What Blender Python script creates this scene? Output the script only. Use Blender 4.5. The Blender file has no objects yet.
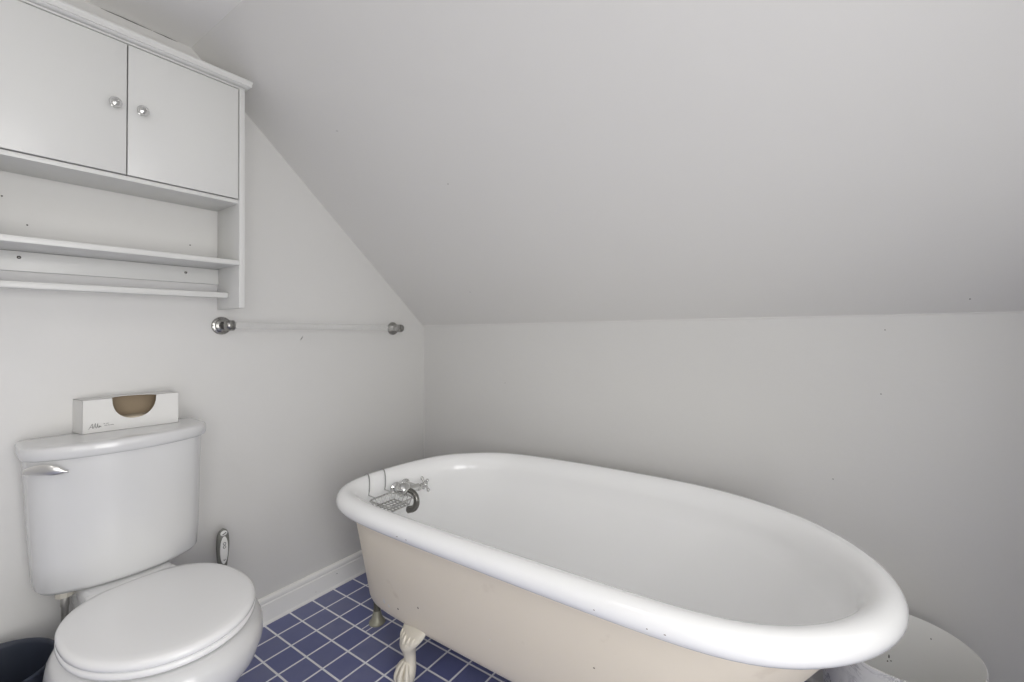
import bpy, bmesh, math, random
from mathutils import Vector, Matrix, noise

random.seed(4)
scene = bpy.context.scene
COL = scene.collection
PI = math.pi

# ------------------------------------------------------------------ helpers
def link(o):
    COL.objects.link(o)
    return o

def empty(name, label, cat, loc=(0, 0, 0), rz=0.0, group=None):
    o = bpy.data.objects.new(name, None)
    o.empty_display_size = 0.05
    o.location = loc
    o.rotation_euler = (0, 0, rz)
    tag(o, label, cat, group)
    return link(o)

def tag(o, label, cat, group=None):
    o['label'] = label
    o['category'] = cat
    if group:
        o['group'] = group
    return o

def obj(name, bm, mats, parent=None, smooth=True, angle=40, label=None):
    bmesh.ops.recalc_face_normals(bm, faces=bm.faces[:])
    me = bpy.data.meshes.new(name)
    bm.to_mesh(me)
    bm.free()
    if not isinstance(mats, (list, tuple)):
        mats = [mats]
    for m in mats:
        me.materials.append(m)
    if smooth:
        me.shade_smooth()
        me.set_sharp_from_angle(angle=math.radians(angle))
    o = bpy.data.objects.new(name, me)
    if parent is not None:
        o.parent = parent
    if label:
        o['label'] = label
    return link(o)

def struct(name, bm, mat, parent=None, **k):
    o = obj(name, bm, mat, parent, **k)
    if parent is None:
        o['kind'] = 'structure'
    return o

def add_box(bm, x0, x1, y0, y1, z0, z1, bev=0.0, seg=2):
    r = bmesh.ops.create_cube(bm, size=1.0)
    vs = r['verts']
    for v in vs:
        v.co.x = x0 if v.co.x < 0 else x1
        v.co.y = y0 if v.co.y < 0 else y1
        v.co.z = z0 if v.co.z < 0 else z1
    if bev > 0:
        es = list({e for v in vs for e in v.link_edges})
        bmesh.ops.bevel(bm, geom=es, offset=bev, segments=seg, profile=0.5, affect='EDGES')
    return bm

def box(*a, **k):
    return add_box(bmesh.new(), *a, **k)

def loft(bm, rings, cap0=True, cap1=True, closed=True):
    rows = [[bm.verts.new(p) for p in r] for r in rings]
    n = len(rings[0])
    for a, b in zip(rows, rows[1:]):
        for i in range(n if closed else n - 1):
            j = (i + 1) % n
            bm.faces.new((a[i], a[j], b[j], b[i]))
    if cap0:
        bm.faces.new(list(reversed(rows[0])))
    if cap1:
        bm.faces.new(rows[-1])
    return rows

def frame_along(pts):
    pts = [Vector(p) for p in pts]
    tans = []
    for i in range(len(pts)):
        a = pts[max(0, i - 1)]
        b = pts[min(len(pts) - 1, i + 1)]
        tans.append((b - a).normalized())
    t0 = tans[0]
    up = Vector((0, 0, 1)) if abs(t0.z) < 0.9 else Vector((1, 0, 0))
    n = (up - t0 * up.dot(t0)).normalized()
    out = []
    for p, t in zip(pts, tans):
        n = (n - t * n.dot(t)).normalized()
        out.append((p, t, n, t.cross(n)))
    return out

def tube(bm, pts, r, n=10, cap=True):
    fr = frame_along(pts)
    rr = r if isinstance(r, (list, tuple)) else [r] * len(fr)
    rings = []
    for (p, t, a, b), q in zip(fr, rr):
        rings.append([p + (a * math.cos(2 * PI * k / n) + b * math.sin(2 * PI * k / n)) * q for k in range(n)])
    loft(bm, rings, cap, cap)
    return bm

def spline(pts, per=8, closed=False):
    """Catmull-Rom through the points"""
    P = [Vector(p) for p in pts]
    n = len(P)
    out = []
    rng = range(n if closed else n - 1)
    for i in rng:
        if closed:
            p0, p1, p2, p3 = P[(i - 1) % n], P[i], P[(i + 1) % n], P[(i + 2) % n]
        else:
            p0, p1, p2, p3 = P[max(0, i - 1)], P[i], P[i + 1], P[min(n - 1, i + 2)]
        for k in range(per):
            t = k / per
            out.append(0.5 * ((2 * p1) + (p2 - p0) * t + (2 * p0 - 5 * p1 + 4 * p2 - p3) * t * t
                              + (3 * p1 - p0 - 3 * p2 + p3) * t ** 3))
    if not closed:
        out.append(P[-1].copy())
    return out

def lathe(bm, prof, M=Matrix.Identity(4), n=32, cap0=True, cap1=True):
    """prof: list of (radius, height) along local z"""
    rings = []
    for r, h in prof:
        rings.append([M @ Vector((max(r, 1e-5) * math.cos(2 * PI * k / n), max(r, 1e-5) * math.sin(2 * PI * k / n), h))
                      for k in range(n)])
    loft(bm, rings, cap0, cap1)
    return bm

def axis_matrix(loc, d):
    d = Vector(d).normalized()
    q = d.to_track_quat('Z', 'Y')
    return Matrix.Translation(Vector(loc)) @ q.to_matrix().to_4x4()

def lerp(a, b, t):
    return a + (b - a) * t

# ------------------------------------------------------------------ materials
def mat(name, col, rough=0.5, metal=0.0, coat=0.0, bump=None, spec=0.5, **kw):
    m = bpy.data.materials.new(name)
    m.use_nodes = True
    nt = m.node_tree
    b = nt.nodes['Principled BSDF']
    b.inputs['Base Color'].default_value = (*col, 1)
    b.inputs['Roughness'].default_value = rough
    b.inputs['Metallic'].default_value = metal
    b.inputs['Coat Weight'].default_value = coat
    b.inputs['Coat Roughness'].default_value = 0.04
    b.inputs['Specular IOR Level'].default_value = spec
    for k, v in kw.items():
        b.inputs[k].default_value = v
    if bump:
        sc, st, dist = bump
        tc = nt.nodes.new('ShaderNodeTexCoord')
        nz = nt.nodes.new('ShaderNodeTexNoise')
        nz.inputs['Scale'].default_value = sc
        nz.inputs['Detail'].default_value = 4
        bp = nt.nodes.new('ShaderNodeBump')
        bp.inputs['Strength'].default_value = st
        bp.inputs['Distance'].default_value = dist
        nt.links.new(tc.outputs['Object'], nz.inputs['Vector'])
        nt.links.new(nz.outputs['Fac'], bp.inputs['Height'])
        nt.links.new(bp.outputs['Normal'], b.inputs['Normal'])
    return m

def srgb(r, g, b):
    f = lambda c: (c / 255 / 12.92) if c / 255 <= 0.04045 else ((c / 255 + 0.055) / 1.055) ** 2.4
    return (f(r), f(g), f(b))

def blotch(m, col2, scale, lo, hi, coord='Object', detail=6, amount=1.0):
    """mix a second colour into the base through thresholded noise (wear, stains)"""
    nt = m.node_tree
    b = nt.nodes['Principled BSDF']
    base = b.inputs['Base Color']
    tc = nt.nodes.new('ShaderNodeTexCoord')
    nz = nt.nodes.new('ShaderNodeTexNoise')
    nz.inputs['Scale'].default_value = scale
    nz.inputs['Detail'].default_value = detail
    mr = nt.nodes.new('ShaderNodeMapRange')
    mr.inputs['From Min'].default_value = lo
    mr.inputs['From Max'].default_value = hi
    mr.inputs['To Max'].default_value = amount
    mx = nt.nodes.new('ShaderNodeMix')
    mx.data_type = 'RGBA'
    nt.links.new(tc.outputs[coord], nz.inputs['Vector'])
    nt.links.new(nz.outputs['Fac'], mr.inputs['Value'])
    nt.links.new(mr.outputs['Result'], mx.inputs['Factor'])
    if base.is_linked:
        nt.links.new(base.links[0].from_socket, mx.inputs['A'])
    else:
        mx.inputs['A'].default_value = base.default_value[:]
    mx.inputs['B'].default_value = (*col2, 1)
    nt.links.new(mx.outputs['Result'], base)
    return m

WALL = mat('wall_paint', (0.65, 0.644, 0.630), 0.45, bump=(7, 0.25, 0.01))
SLOPE = mat('lightened_wall_paint', (0.71, 0.70, 0.684), 0.5, bump=(4, 0.3, 0.012))  # wall paint made lighter, putting extra light on the slope into the colour
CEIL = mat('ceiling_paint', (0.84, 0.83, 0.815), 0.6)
TRIM = mat('trim_paint', (0.83, 0.825, 0.805), 0.35)
CAB = mat('cabinet_paint', (0.645, 0.645, 0.63), 0.34)
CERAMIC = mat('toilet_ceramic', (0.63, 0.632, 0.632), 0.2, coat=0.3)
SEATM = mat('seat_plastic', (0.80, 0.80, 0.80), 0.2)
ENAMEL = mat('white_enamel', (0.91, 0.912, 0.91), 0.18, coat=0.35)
BODY = mat('cream_paint', srgb(243, 233, 214), 0.42, bump=(60, 0.15, 0.002))
blotch(BODY, srgb(190, 172, 148), 9, 0.66, 0.76, amount=0.35)
CHROME = mat('chrome', (0.62, 0.62, 0.61), 0.14, 1.0)
WIRE = mat('bright_wire', (0.5, 0.5, 0.49), 0.25, 1.0)
SATIN = mat('satin_metal', (0.72, 0.71, 0.69), 0.3, 0.9)
DARKCHROME = mat('tarnished_chrome', (0.22, 0.215, 0.2), 0.25, 1.0)
PEWTER = mat('worn_chrome', (0.34, 0.335, 0.32), 0.25, 1.0)
STEEL = mat('braided_steel', (0.45, 0.44, 0.42), 0.35, 1.0, bump=(400, 0.6, 0.002))
PIPE = mat('drain_metal', srgb(120, 118, 104), 0.4, 0.6)
NAVY = mat('navy_plastic', srgb(46, 51, 63), 0.45)
DARK = mat('dark_gap', (0.02, 0.02, 0.02), 0.8)
CARD = mat('white_card', (0.68, 0.675, 0.66), 0.6)
BROWN = mat('brown_card', srgb(150, 134, 112), 0.8)
INK = mat('grey_ink', (0.1, 0.1, 0.1), 0.7)
GREY = mat('grey_rubber', srgb(120, 121, 116), 0.55)
WHITEP = mat('white_plastic', (0.8, 0.8, 0.78), 0.35)
CREAMP = mat('aged_plastic', (0.62, 0.59, 0.52), 0.45)
ACRYL = mat('clear_acrylic', (0.93, 0.93, 0.92), 0.12, **{'Transmission Weight': 0.85, 'IOR': 1.12})

def tile_material():
    m = bpy.data.materials.new('blue_floor_tile')
    m.use_nodes = True
    nt = m.node_tree
    b = nt.nodes['Principled BSDF']
    L = nt.links.new
    def math_(op, a, bb=None, c=None):
        n = nt.nodes.new('ShaderNodeMath')
        n.operation = op
        for i, v in enumerate((a, bb, c)):
            if v is None:
                continue
            if isinstance(v, (int, float)):
                n.inputs[i].default_value = v
            else:
                L(v, n.inputs[i])
        return n.outputs[0]
    tc = nt.nodes.new('ShaderNodeTexCoord')
    sp = nt.nodes.new('ShaderNodeSeparateXYZ')
    L(tc.outputs['Object'], sp.inputs[0])
    T = 0.095
    u = math_('DIVIDE', math_('SUBTRACT', sp.outputs['X'], 0.0096), T)
    v = math_('DIVIDE', math_('SUBTRACT', sp.outputs['Y'], -0.638), T)
    du = math_('PINGPONG', u, 0.5)
    dv = math_('PINGPONG', v, 0.5)
    dmin = math_('MINIMUM', du, dv)
    # a tile by the tub is split by two narrow extra grout lines
    cell = math_('MULTIPLY', math_('COMPARE', math_('FLOOR', u), 3.0, 0.1),
                 math_('COMPARE', math_('FLOOR', v), 0.0, 0.1))
    fu = math_('FRACT', u)
    e1 = math_('ABSOLUTE', math_('SUBTRACT', fu, 0.40))
    e2 = math_('ABSOLUTE', math_('SUBTRACT', fu, 0.64))
    ex = math_('ADD', math_('MULTIPLY', math_('MINIMUM', e1, e2), 1.4), math_('MULTIPLY', math_('SUBTRACT', 1.0, cell), 5.0))
    dmin = math_('MINIMUM', dmin, ex)
    mr = nt.nodes.new('ShaderNodeMapRange')
    mr.interpolation_type = 'SMOOTHSTEP'
    mr.inputs['From Min'].default_value = 0.026
    mr.inputs['From Max'].default_value = 0.044
    L(dmin, mr.inputs['Value'])
    tile = mr.outputs['Result']
    wn = nt.nodes.new('ShaderNodeTexWhiteNoise')
    wn.noise_dimensions = '2D'
    cb = nt.nodes.new('ShaderNodeCombineXYZ')
    L(math_('FLOOR', u), cb.inputs[0])
    L(math_('FLOOR', v), cb.inputs[1])
    L(cb.outputs[0], wn.inputs['Vector'])
    mixc = nt.nodes.new('ShaderNodeMix')
    mixc.data_type = 'RGBA'
    mixc.inputs['A'].default_value = (*srgb(102, 108, 150), 1)
    mixc.inputs['B'].default_value = (*srgb(122, 126, 156), 1)
    L(wn.outputs['Value'], mixc.inputs['Factor'])
    nz = nt.nodes.new('ShaderNodeTexNoise')
    nz.inputs['Scale'].default_value = 22
    nz.inputs['Detail'].default_value = 5
    L(tc.outputs['Object'], nz.inputs['Vector'])
    mixn = nt.nodes.new('ShaderNodeMix')
    mixn.data_type = 'RGBA'
    mixn.inputs['B'].default_value = (*srgb(90, 97, 148), 1)
    L(mixc.outputs['Result'], mixn.inputs['A'])
    L(math_('MULTIPLY', nz.outputs['Fac'], 0.7), mixn.inputs['Factor'])
    fin = nt.nodes.new('ShaderNodeMix')
    fin.data_type = 'RGBA'
    fin.inputs['A'].default_value = (*srgb(236, 236, 240), 1)
    L(mixn.outputs['Result'], fin.inputs['B'])
    L(tile, fin.inputs['Factor'])
    L(fin.outputs['Result'], b.inputs['Base Color'])
    rr = nt.nodes.new('ShaderNodeMapRange')
    rr.inputs['To Min'].default_value = 0.75
    rr.inputs['To Max'].default_value = 0.3
    L(tile, rr.inputs['Value'])
    L(rr.outputs['Result'], b.inputs['Roughness'])
    bp = nt.nodes.new('ShaderNodeBump')
    bp.inputs['Strength'].default_value = 0.5
    bp.inputs['Distance'].default_value = 0.002
    L(tile, bp.inputs['Height'])
    L(bp.outputs['Normal'], b.inputs['Normal'])
    return m
TILE = tile_material()

def marble_material():
    m = mat('marbled_white', (0.86, 0.86, 0.85), 0.3)
    nt = m.node_tree
    b = nt.nodes['Principled BSDF']
    tc = nt.nodes.new('ShaderNodeTexCoord')
    nz = nt.nodes.new('ShaderNodeTexNoise')
    nz.inputs['Scale'].default_value = 11
    nz.inputs['Detail'].default_value = 9
    nz.inputs['Roughness'].default_value = 0.62
    nz.inputs['Distortion'].default_value = 0.8
    nt.links.new(tc.outputs['Object'], nz.inputs['Vector'])
    cr = nt.nodes.new('ShaderNodeValToRGB')
    e = cr.color_ramp.elements
    e[0].position = 0.472
    e[0].color = (0.80, 0.80, 0.79, 1)
    e[1].position = 0.57
    e[1].color = (0.80, 0.80, 0.79, 1)
    k = e.new(0.505)
    k.color = (0.12, 0.12, 0.13, 1)
    k = e.new(0.488)
    k.color = (0.74, 0.74, 0.74, 1)
    k = e.new(0.522)
    k.color = (0.70, 0.70, 0.70, 1)
    nz2 = nt.nodes.new('ShaderNodeTexNoise')
    nz2.inputs['Scale'].default_value = 5
    nz2.inputs['Detail'].default_value = 2
    nt.links.new(tc.outputs['Object'], nz2.inputs['Vector'])
    mr = nt.nodes.new('ShaderNodeMapRange')
    mr.inputs['From Min'].default_value = 0.36
    mr.inputs['From Max'].default_value = 0.5
    nt.links.new(nz2.outputs['Fac'], mr.inputs['Value'])
    mx = nt.nodes.new('ShaderNodeMix')
    mx.data_type = 'RGBA'
    mx.inputs['A'].default_value = (0.81, 0.81, 0.80, 1)
    nt.links.new(nz.outputs['Fac'], cr.inputs['Fac'])
    nt.links.new(cr.outputs['Color'], mx.inputs['B'])
    nt.links.new(mr.outputs['Result'], mx.inputs['Factor'])
    nt.links.new(mx.outputs['Result'], b.inputs['Base Color'])
    return m
MARBLE = marble_material()
BININ = mat('bin_lining', (0.86, 0.86, 0.85), 0.4)
blotch(BININ, (0.42, 0.42, 0.40), 13, 0.66, 0.74, amount=0.5)

# ------------------------------------------------------------------ the room
KNEE, CZ, CY = 1.122, 2.075, -1.066      # knee wall height, ceiling height, where slope meets ceiling
RX, FY, TH = 2.42, -3.05, 0.1            # right wall, front wall, wall thickness

struct('floor', box(-TH, RX + TH, FY - TH, TH, -0.1, 0.0), TILE, smooth=False)

def prism_x(bm, prof, x0, x1):
    loft(bm, [[(x0, y, z) for y, z in prof], [(x1, y, z) for y, z in prof]])
    return bm

gable = [(0, 0), (0, KNEE), (CY, CZ), (FY, CZ), (FY, 0)]
wl = struct('wall_left', prism_x(bmesh.new(), gable, -TH, 0), WALL, smooth=False)
struct('wall_back', box(-TH, RX + TH, 0, TH, 0, KNEE), WALL, smooth=False)

# sloped ceiling: a slab whose lower edge is eased where it meets the knee wall
bm = bmesh.new()
ln = Vector((0, CY, CZ - KNEE)).normalized()
nrm = Vector((0, ln.z, -ln.y))
prof_in = []
for k in range(0, 11):
    s = k / 10
    prof_in.append((CY * s, KNEE + (CZ - KNEE) * s))
e0 = (prof_in[0][0], prof_in[0][1])
prof_in = [(0.0, KNEE)] + prof_in[1:]
outer = [(y + nrm.y * 0.1, z + nrm.z * 0.1) for y, z in reversed(prof_in)]
outer[-1] = (0.1, KNEE)
loft(bm, [[(x, y, z) for y, z in prof_in + outer] for x in (-TH, RX + TH)])
struct('wall_slope', bm, SLOPE, smooth=False)
struct('ceiling', box(-TH, RX + TH, FY - TH, CY, CZ, CZ + 0.1), CEIL, smooth=False)
struct('wall_front', box(-TH, RX + TH, FY - TH, FY, 0, CZ), WALL, smooth=False)

# right gable wall with a window opening
WY0, WY1, WZ0, WZ1 = -1.00, -0.45, 0.80, 1.42
bm = bmesh.new()
def quad_prism(pr):
    loft(bm, [[(RX, y, z) for y, z in pr], [(RX + TH, y, z) for y, z in pr]])
def zs(y):
    return min(CZ, KNEE - y * (CZ - KNEE) / -CY)
quad_prism([(0, 0), (0, KNEE), (WY1, zs(WY1)), (WY1, 0)])
UY0, UY1, UZ0, UZ1 = -2.02, -1.30, 0.22, 1.78
SY0, SY1, SZ0, SZ1 = -2.85, -2.16, 0.40, 1.78
quad_prism([(WY0, 0), (WY0, CZ), (UY1, CZ), (UY1, 0)])
quad_prism([(UY0, 0), (UY0, CZ), (SY1, CZ), (SY1, 0)])
quad_prism([(SY0, 0), (SY0, CZ), (FY, CZ), (FY, 0)])
quad_prism([(SY1, 0), (SY1, SZ0), (SY0, SZ0), (SY0, 0)])
quad_prism([(SY1, SZ1), (SY1, CZ), (SY0, CZ), (SY0, SZ1)])
quad_prism([(UY1, 0), (UY1, UZ0), (UY0, UZ0), (UY0, 0)])
quad_prism([(UY1, UZ1), (UY1, CZ), (UY0, CZ), (UY0, UZ1)])
quad_prism([(WY1, 0), (WY1, WZ0), (WY0, WZ0), (WY0, 0)])
quad_prism([(WY1, WZ1), (WY1, zs(WY1)), (CY, CZ), (WY0, CZ), (WY0, WZ1)])
struct('wall_right', bm, WALL, smooth=False)

# windows in the right wall (outside the picture; they light the room and show in the glaze)
def side_window(name, y0, y1, z0, z1):
    win = bpy.data.objects.new(name, None)
    win['kind'] = 'structure'
    link(win)
    xw0, xw1 = RX + 0.03, RX + 0.07
    bm = bmesh.new()
    for a, b in ((y0, y0 + 0.04), (y1 - 0.04, y1)):
        add_box(bm, xw0, xw1, a, b, z0, z1, 0.004)
    for z in (z0, (z0 + z1) / 2 - 0.02, z1 - 0.04):
        add_box(bm, xw0, xw1, y0 + 0.04, y1 - 0.04, z, z + 0.04, 0.004)
    obj('window_frame', bm, TRIM, win, smooth=False)
    obj('window_sill', box(RX - 0.03, RX + 0.03, y0 - 0.04, y1 + 0.04, z0 - 0.03, z0, 0.006), TRIM, win)
side_window('window_1', WY0, WY1, WZ0, WZ1)
side_window('window_2', UY0, UY1, UZ0, UZ1)
side_window('fill_window', SY0, SY1, SZ0, SZ1)  # unseen third window, added to bring more light into the room

# baseboards
def baseboard(name, prof, along, a0, a1):
    bm = bmesh.new()
    if along == 'y':
        loft(bm, [[(d, t, z) for d, z in prof] for t in (a0, a1)])
    else:
        loft(bm, [[(t, -d, z) for d, z in prof] for t in (a0, a1)])
    return struct(name, bm, TRIM, angle=25)
bp = [(0, 0), (0.017, 0), (0.017, 0.006), (0.0125, 0.012), (0.012, 0.018), (0.012, 0.074), (0.0095, 0.077), (0.0095, 0.081),
      (0.0125, 0.084), (0.0125, 0.092), (0.010, 0.097), (0.006, 0.100), (0, 0.101)]
baseboard('baseboard_left', bp, 'y', FY, -0.001)
baseboard('baseboard_back', bp, 'x', 0.014, RX)

# drywall joint: thin ridge of caulk in the corner between left wall and back wall and along the knee line
bm = bmesh.new()
pts = [(0.0015 + 0.002 * noise.noise((0, 0, z * 9)), -0.0015 + 0.0025 * noise.noise((3, 0, z * 11)), z) for z in [0.1 + i * 0.02 for i in range(52)]]
tube(bm, pts, 0.0035, 6)
struct('trim_1', bm, WALL)
bm = bmesh.new()
pts = [(x, -0.0010, KNEE + 0.0008 + 0.0016 * noise.noise((x * 4, 0, 0))) for x in [0.005 + i * 0.04 for i in range(79)]]
tube(bm, pts, [0.0022 + 0.0014 * noise.noise((x[0] * 3, 5, 0)) for x in pts], 6)
struct('trim_2', bm, SLOPE)

# nail holes and a scratch in the left wall
for k, (y, z, r) in enumerate([(-1.067, 1.395, 0.0022), (-1.444, 1.393, 0.002), (-1.490, 1.461, 0.002)]):
    bm = bmesh.new()
    lathe(bm, [(r, 0), (r * 0.9, 0.0006)], axis_matrix((0, y, z), (1, 0, 0)), 10)
    obj('nail_hole', bm, DARK, wl)
bm = bmesh.new()
tube(bm, [(0.0005, -0.680, 1.063), (0.0022, -0.674, 1.072), (0.0005, -0.669, 1.079)], [0.0006, 0.0012, 0.0006], 6)
obj('scratch', bm, DARK, wl)
# hairline gap where the left wall meets the ceiling
for a, b in ((-1.43, -1.385), (-1.36, -1.352), (-1.30, -1.175), (-1.172, -1.105)):
    bm = bmesh.new()
    n_ = max(3, int((b - a) / 0.012))
    tube(bm, [(0.0006, lerp(a, b, k / n_), CZ - 0.0012 + 0.0009 * noise.noise((k * 0.6, a * 9, 0))) for k in range(n_ + 1)], [0.0003 + 0.0008 * math.sin(PI * k / n_) for k in range(n_ + 1)], 6)
    obj('crack', bm, DARK, wl)
bm = bmesh.new()
tube(bm, [(0.0008, y, zz - 0.001) for y, zz in ((-1.035, CZ - 0.0285), (-1.020, CZ - 0.042), (-1.002, CZ - 0.0585))], [0.0004, 0.0013, 0.0004], 6)
obj('crack', bm, DARK, wl)

# ------------------------------------------------------------------ wall cabinet
cab = empty('wall_cabinet', 'white two-door wall cabinet with open shelf and rail hung above the toilet', 'cabinet', (0, -1.277, 1.178))
def cb(name, *a, mat_=CAB, bev=0.0015, parent=cab, **k):
    o = obj(name, box(*a, bev=bev), mat_, None, **k)
    o.parent = parent
    # geometry is written in room coordinates: move it into the cabinet's own frame
    off = Vector((0, -1.277, 1.178))
    for v in o.data.vertices:
        v.co -= off
    return o
YR, YL = -0.985, -1.569
ZB, ZT = 1.540, 1.913
cb('side_panel', 0.002, 0.169, YR, YR + 0.017, 1.178, ZT)
cb('side_panel', 0.002, 0.169, YL - 0.017, YL, 1.178, ZT)
cb('bottom_panel', 0.002, 0.163, YL, YR, ZB - 0.014, ZB - 0.001)
cb('back_panel', 0.002, 0.006, YL, YR, ZB, ZT)
cb('shelf', 0.002, 0.171, YL, YR, 1.319, 1.336, bev=0.004)
cb('top_panel', 0.002, 0.169, YL - 0.017, YR + 0.017, ZT, ZT + 0.006)
strip = cb('mounting_strip', 0.002, 0.014, YL, YR, 1.266, 1.3185)
for y, z in ((-1.460, 1.302), (-1.084, 1.299)):
    bm = bmesh.new()
    lathe(bm, [(0.0042, 0), (0.0042, 0.0006), (0.0025, 0.0022), (0.0008, 0.0026)], axis_matrix((0.014, y + 1.277, z - 1.178), (1, 0, 0)), 14)
    obj('screw', bm, DARKCHROME, strip)
cb('rail', 0.076, 0.096, YL, YR, 1.2135, 1.2335, bev=0.006)
# crown moulding: swept round the front and right end
prof = [(0.0, 0.0), (0.005, 0.0), (0.009, 0.002), (0.012, 0.006), (0.014, 0.011), (0.0155, 0.016), (0.017, 0.0185), (0.018, 0.021), (0.0175, 0.0245), (0.015, 0.027), (0.0, 0.027)]
bm = bmesh.new()
x1, yl, yr = 0.169, YL - 0.017, YR + 0.017
rings = []
for (cx, cy, dx, dy) in ((0.002, yl, 0, -1), (x1, yl, 1, -1), (x1, yr, 1, 1), (0.002, yr, 0, 1)):
    rings.append([(cx + dx * d, cy + dy * d + 1.277, ZT + 0.006 + h - 1.178) for d, h in prof])
loft(bm, rings)
obj('crown', bm, CAB, cab, angle=50)
bm = box(0.002, x1 + 0.016, yl + 1.277 - 0.015, yr + 1.277 + 0.015, ZT + 0.012 - 1.178, ZT + 0.0325 - 1.178)
obj('cap_board', bm, CAB, cab, smooth=False)
def door(y0, y1, ky):
    d = cb('door', 0.153, 0.1685, y0, y1, ZB + 0.0015, ZT - 0.0035, bev=0.001)
    bm = bmesh.new()
    lathe(bm, [(0.0095, 0), (0.0095, 0.002), (0.006, 0.004), (0.0055, 0.010), (0.010, 0.012), (0.0138, 0.014), (0.0146, 0.0165), (0.0138, 0.0185), (0.011, 0.0192), (0.0085, 0.0185), (0.0065, 0.0195), (0.003, 0.0212), (0.0005, 0.0216)],
          axis_matrix((0.1685, ky + 1.277, 1.729 - 1.178), (1, 0, 0)), 24)
    obj('knob', bm, CHROME, d, label='round chrome knob')
door(YL + 0.002, -1.2788, -1.306)
door(-1.2758, YR - 0.0035, -1.246)

# ------------------------------------------------------------------ towel bar
tb = empty('towel_bar', 'clear towel bar on two round metal mounts on the left wall', 'towel bar', (0, -0.589, 1.115))
def post(y, z):
    p = bpy.data.objects.new('bracket', None)
    p.parent = tb
    link(p)
    bm = bmesh.new()
    M = axis_matrix((0.0005, y + 0.589, z - 1.115), (1, 0, 0))
    pr = [(0.031, 0), (0.0315, 0.004), (0.030, 0.007), (0.026, 0.0085), (0.0235, 0.0095), (0.0225, 0.013), (0.019, 0.015), (0.014, 0.017), (0.012, 0.022),
          (0.0115, 0.036), (0.014, 0.041)]
    lathe(bm, pr, M, 36)
    for k in range(16):
        a = 2 * PI * k / 16
        c = M @ Vector((0.0285 * math.cos(a), 0.0285 * math.sin(a), 0.0068))
        r = bmesh.ops.create_icosphere(bm, subdivisions=1, radius=0.0032, matrix=Matrix.Translation(c))
    return bm, M
for y, z, s in ((-0.972, 1.122, 1), (-0.207, 1.109, -1)):
    bm, M = post(y, z)
    b = obj('bracket', bm, PEWTER, tb)
    # rounded holder in which the bar end sits
    bm = bmesh.new()
    Mh = axis_matrix((0.060, y + 0.589 - s * 0.014, z - 1.115), (0, s, 0))
    lathe(bm, [(0.004, 0.0), (0.012, 0.001), (0.0175, 0.006), (0.019, 0.012), (0.019, 0.018), (0.0165, 0.022), (0.0165, 0.0235), (0.0185, 0.025), (0.0185, 0.029), (0.0145, 0.031)], Mh, 28)
    obj('bar_holder', bm, PEWTER, b)
for o in [o for o in tb.children if o.type == 'EMPTY']:
    bpy.data.objects.remove(o)
bm = bmesh.new()
tube(bm, [(0.060, -0.972 + 0.589 + 0.013, 1.122 - 1.115), (0.060, -0.207 + 0.589 - 0.013, 1.109 - 1.115)], 0.0125, 24)
obj('bar', bm, ACRYL, tb, label='clear acrylic bar')

# ------------------------------------------------------------------ toilet
TY = -1.272
toilet = empty('toilet', 'white two-piece toilet with closed lid below the wall cabinet', 'toilet', (0, TY, 0), math.radians(1.5))
TANK_R = Matrix.Translation((0.1, 0, 0.62)) @ Matrix.Rotation(math.radians(-4.5), 4, 'Z') @ Matrix.Translation((-0.1, 0, -0.62))
def tilt(bm):
    bm.transform(TANK_R)
    return bm

def d_outline(w, xb, xs, xf, rc, z, n=18):
    """flat back at xb, bowed front: sides to xs, centre front at xf, corner radius rc"""
    R = ((xf - xs) ** 2 + w * w) / (2 * (xf - xs))
    cx = xf - R
    pts = []
    amax = math.asin(min(1, w / R))
    front = []
    for i in range(n + 1):
        a = lerp(-amax, amax, i / n)
        front.append(Vector((cx + R * math.cos(a), R * math.sin(a), z)))
    raw = [Vector((xb, -w, z))] + front + [Vector((xb, w, z))]
    def corner(p, a, b, r, m=6):
        da, db = (a - p), (b - p)
        r = min(r, da.length * 0.95, db.length * 0.95)
        A, B = p + da.normalized() * r, p + db.normalized() * r
        return [(A * (1 - t) ** 2 + p * 2 * t * (1 - t) + B * t * t) for t in [k / m for k in range(m + 1)]]
    out = []
    # back-left, front-left, (front), front-right, back-right
    bl, br = raw[0], raw[-1]
    fl, fr = front[0], front[-1]
    # cut the front arc near its ends for the rounding
    def trim(seq, r):
        acc = [p for p in seq if (p - seq[0]).length > r and (p - seq[-1]).length > r]
        return acc
    mid = trim(front, rc)
    mid = resample_open(mid, n)
    out += corner(bl, br, fl, 0.012)
    out += corner(fl, bl, mid[0], rc)
    out += mid[1:-1]
    out += corner(fr, mid[-1], br, rc)
    out += corner(br, fr, bl, 0.012)
    return out

def resample_open(pts, n):
    L = [0]
    for a, b in zip(pts, pts[1:]):
        L.append(L[-1] + (b - a).length)
    out = []
    j = 0
    for i in range(n + 1):
        t = L[-1] * i / n
        while j < len(L) - 2 and L[j + 1] < t:
            j += 1
        f = (t - L[j]) / max(1e-9, L[j + 1] - L[j])
        out.append(pts[j].lerp(pts[j + 1], min(1, max(0, f))))
    return out

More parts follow.
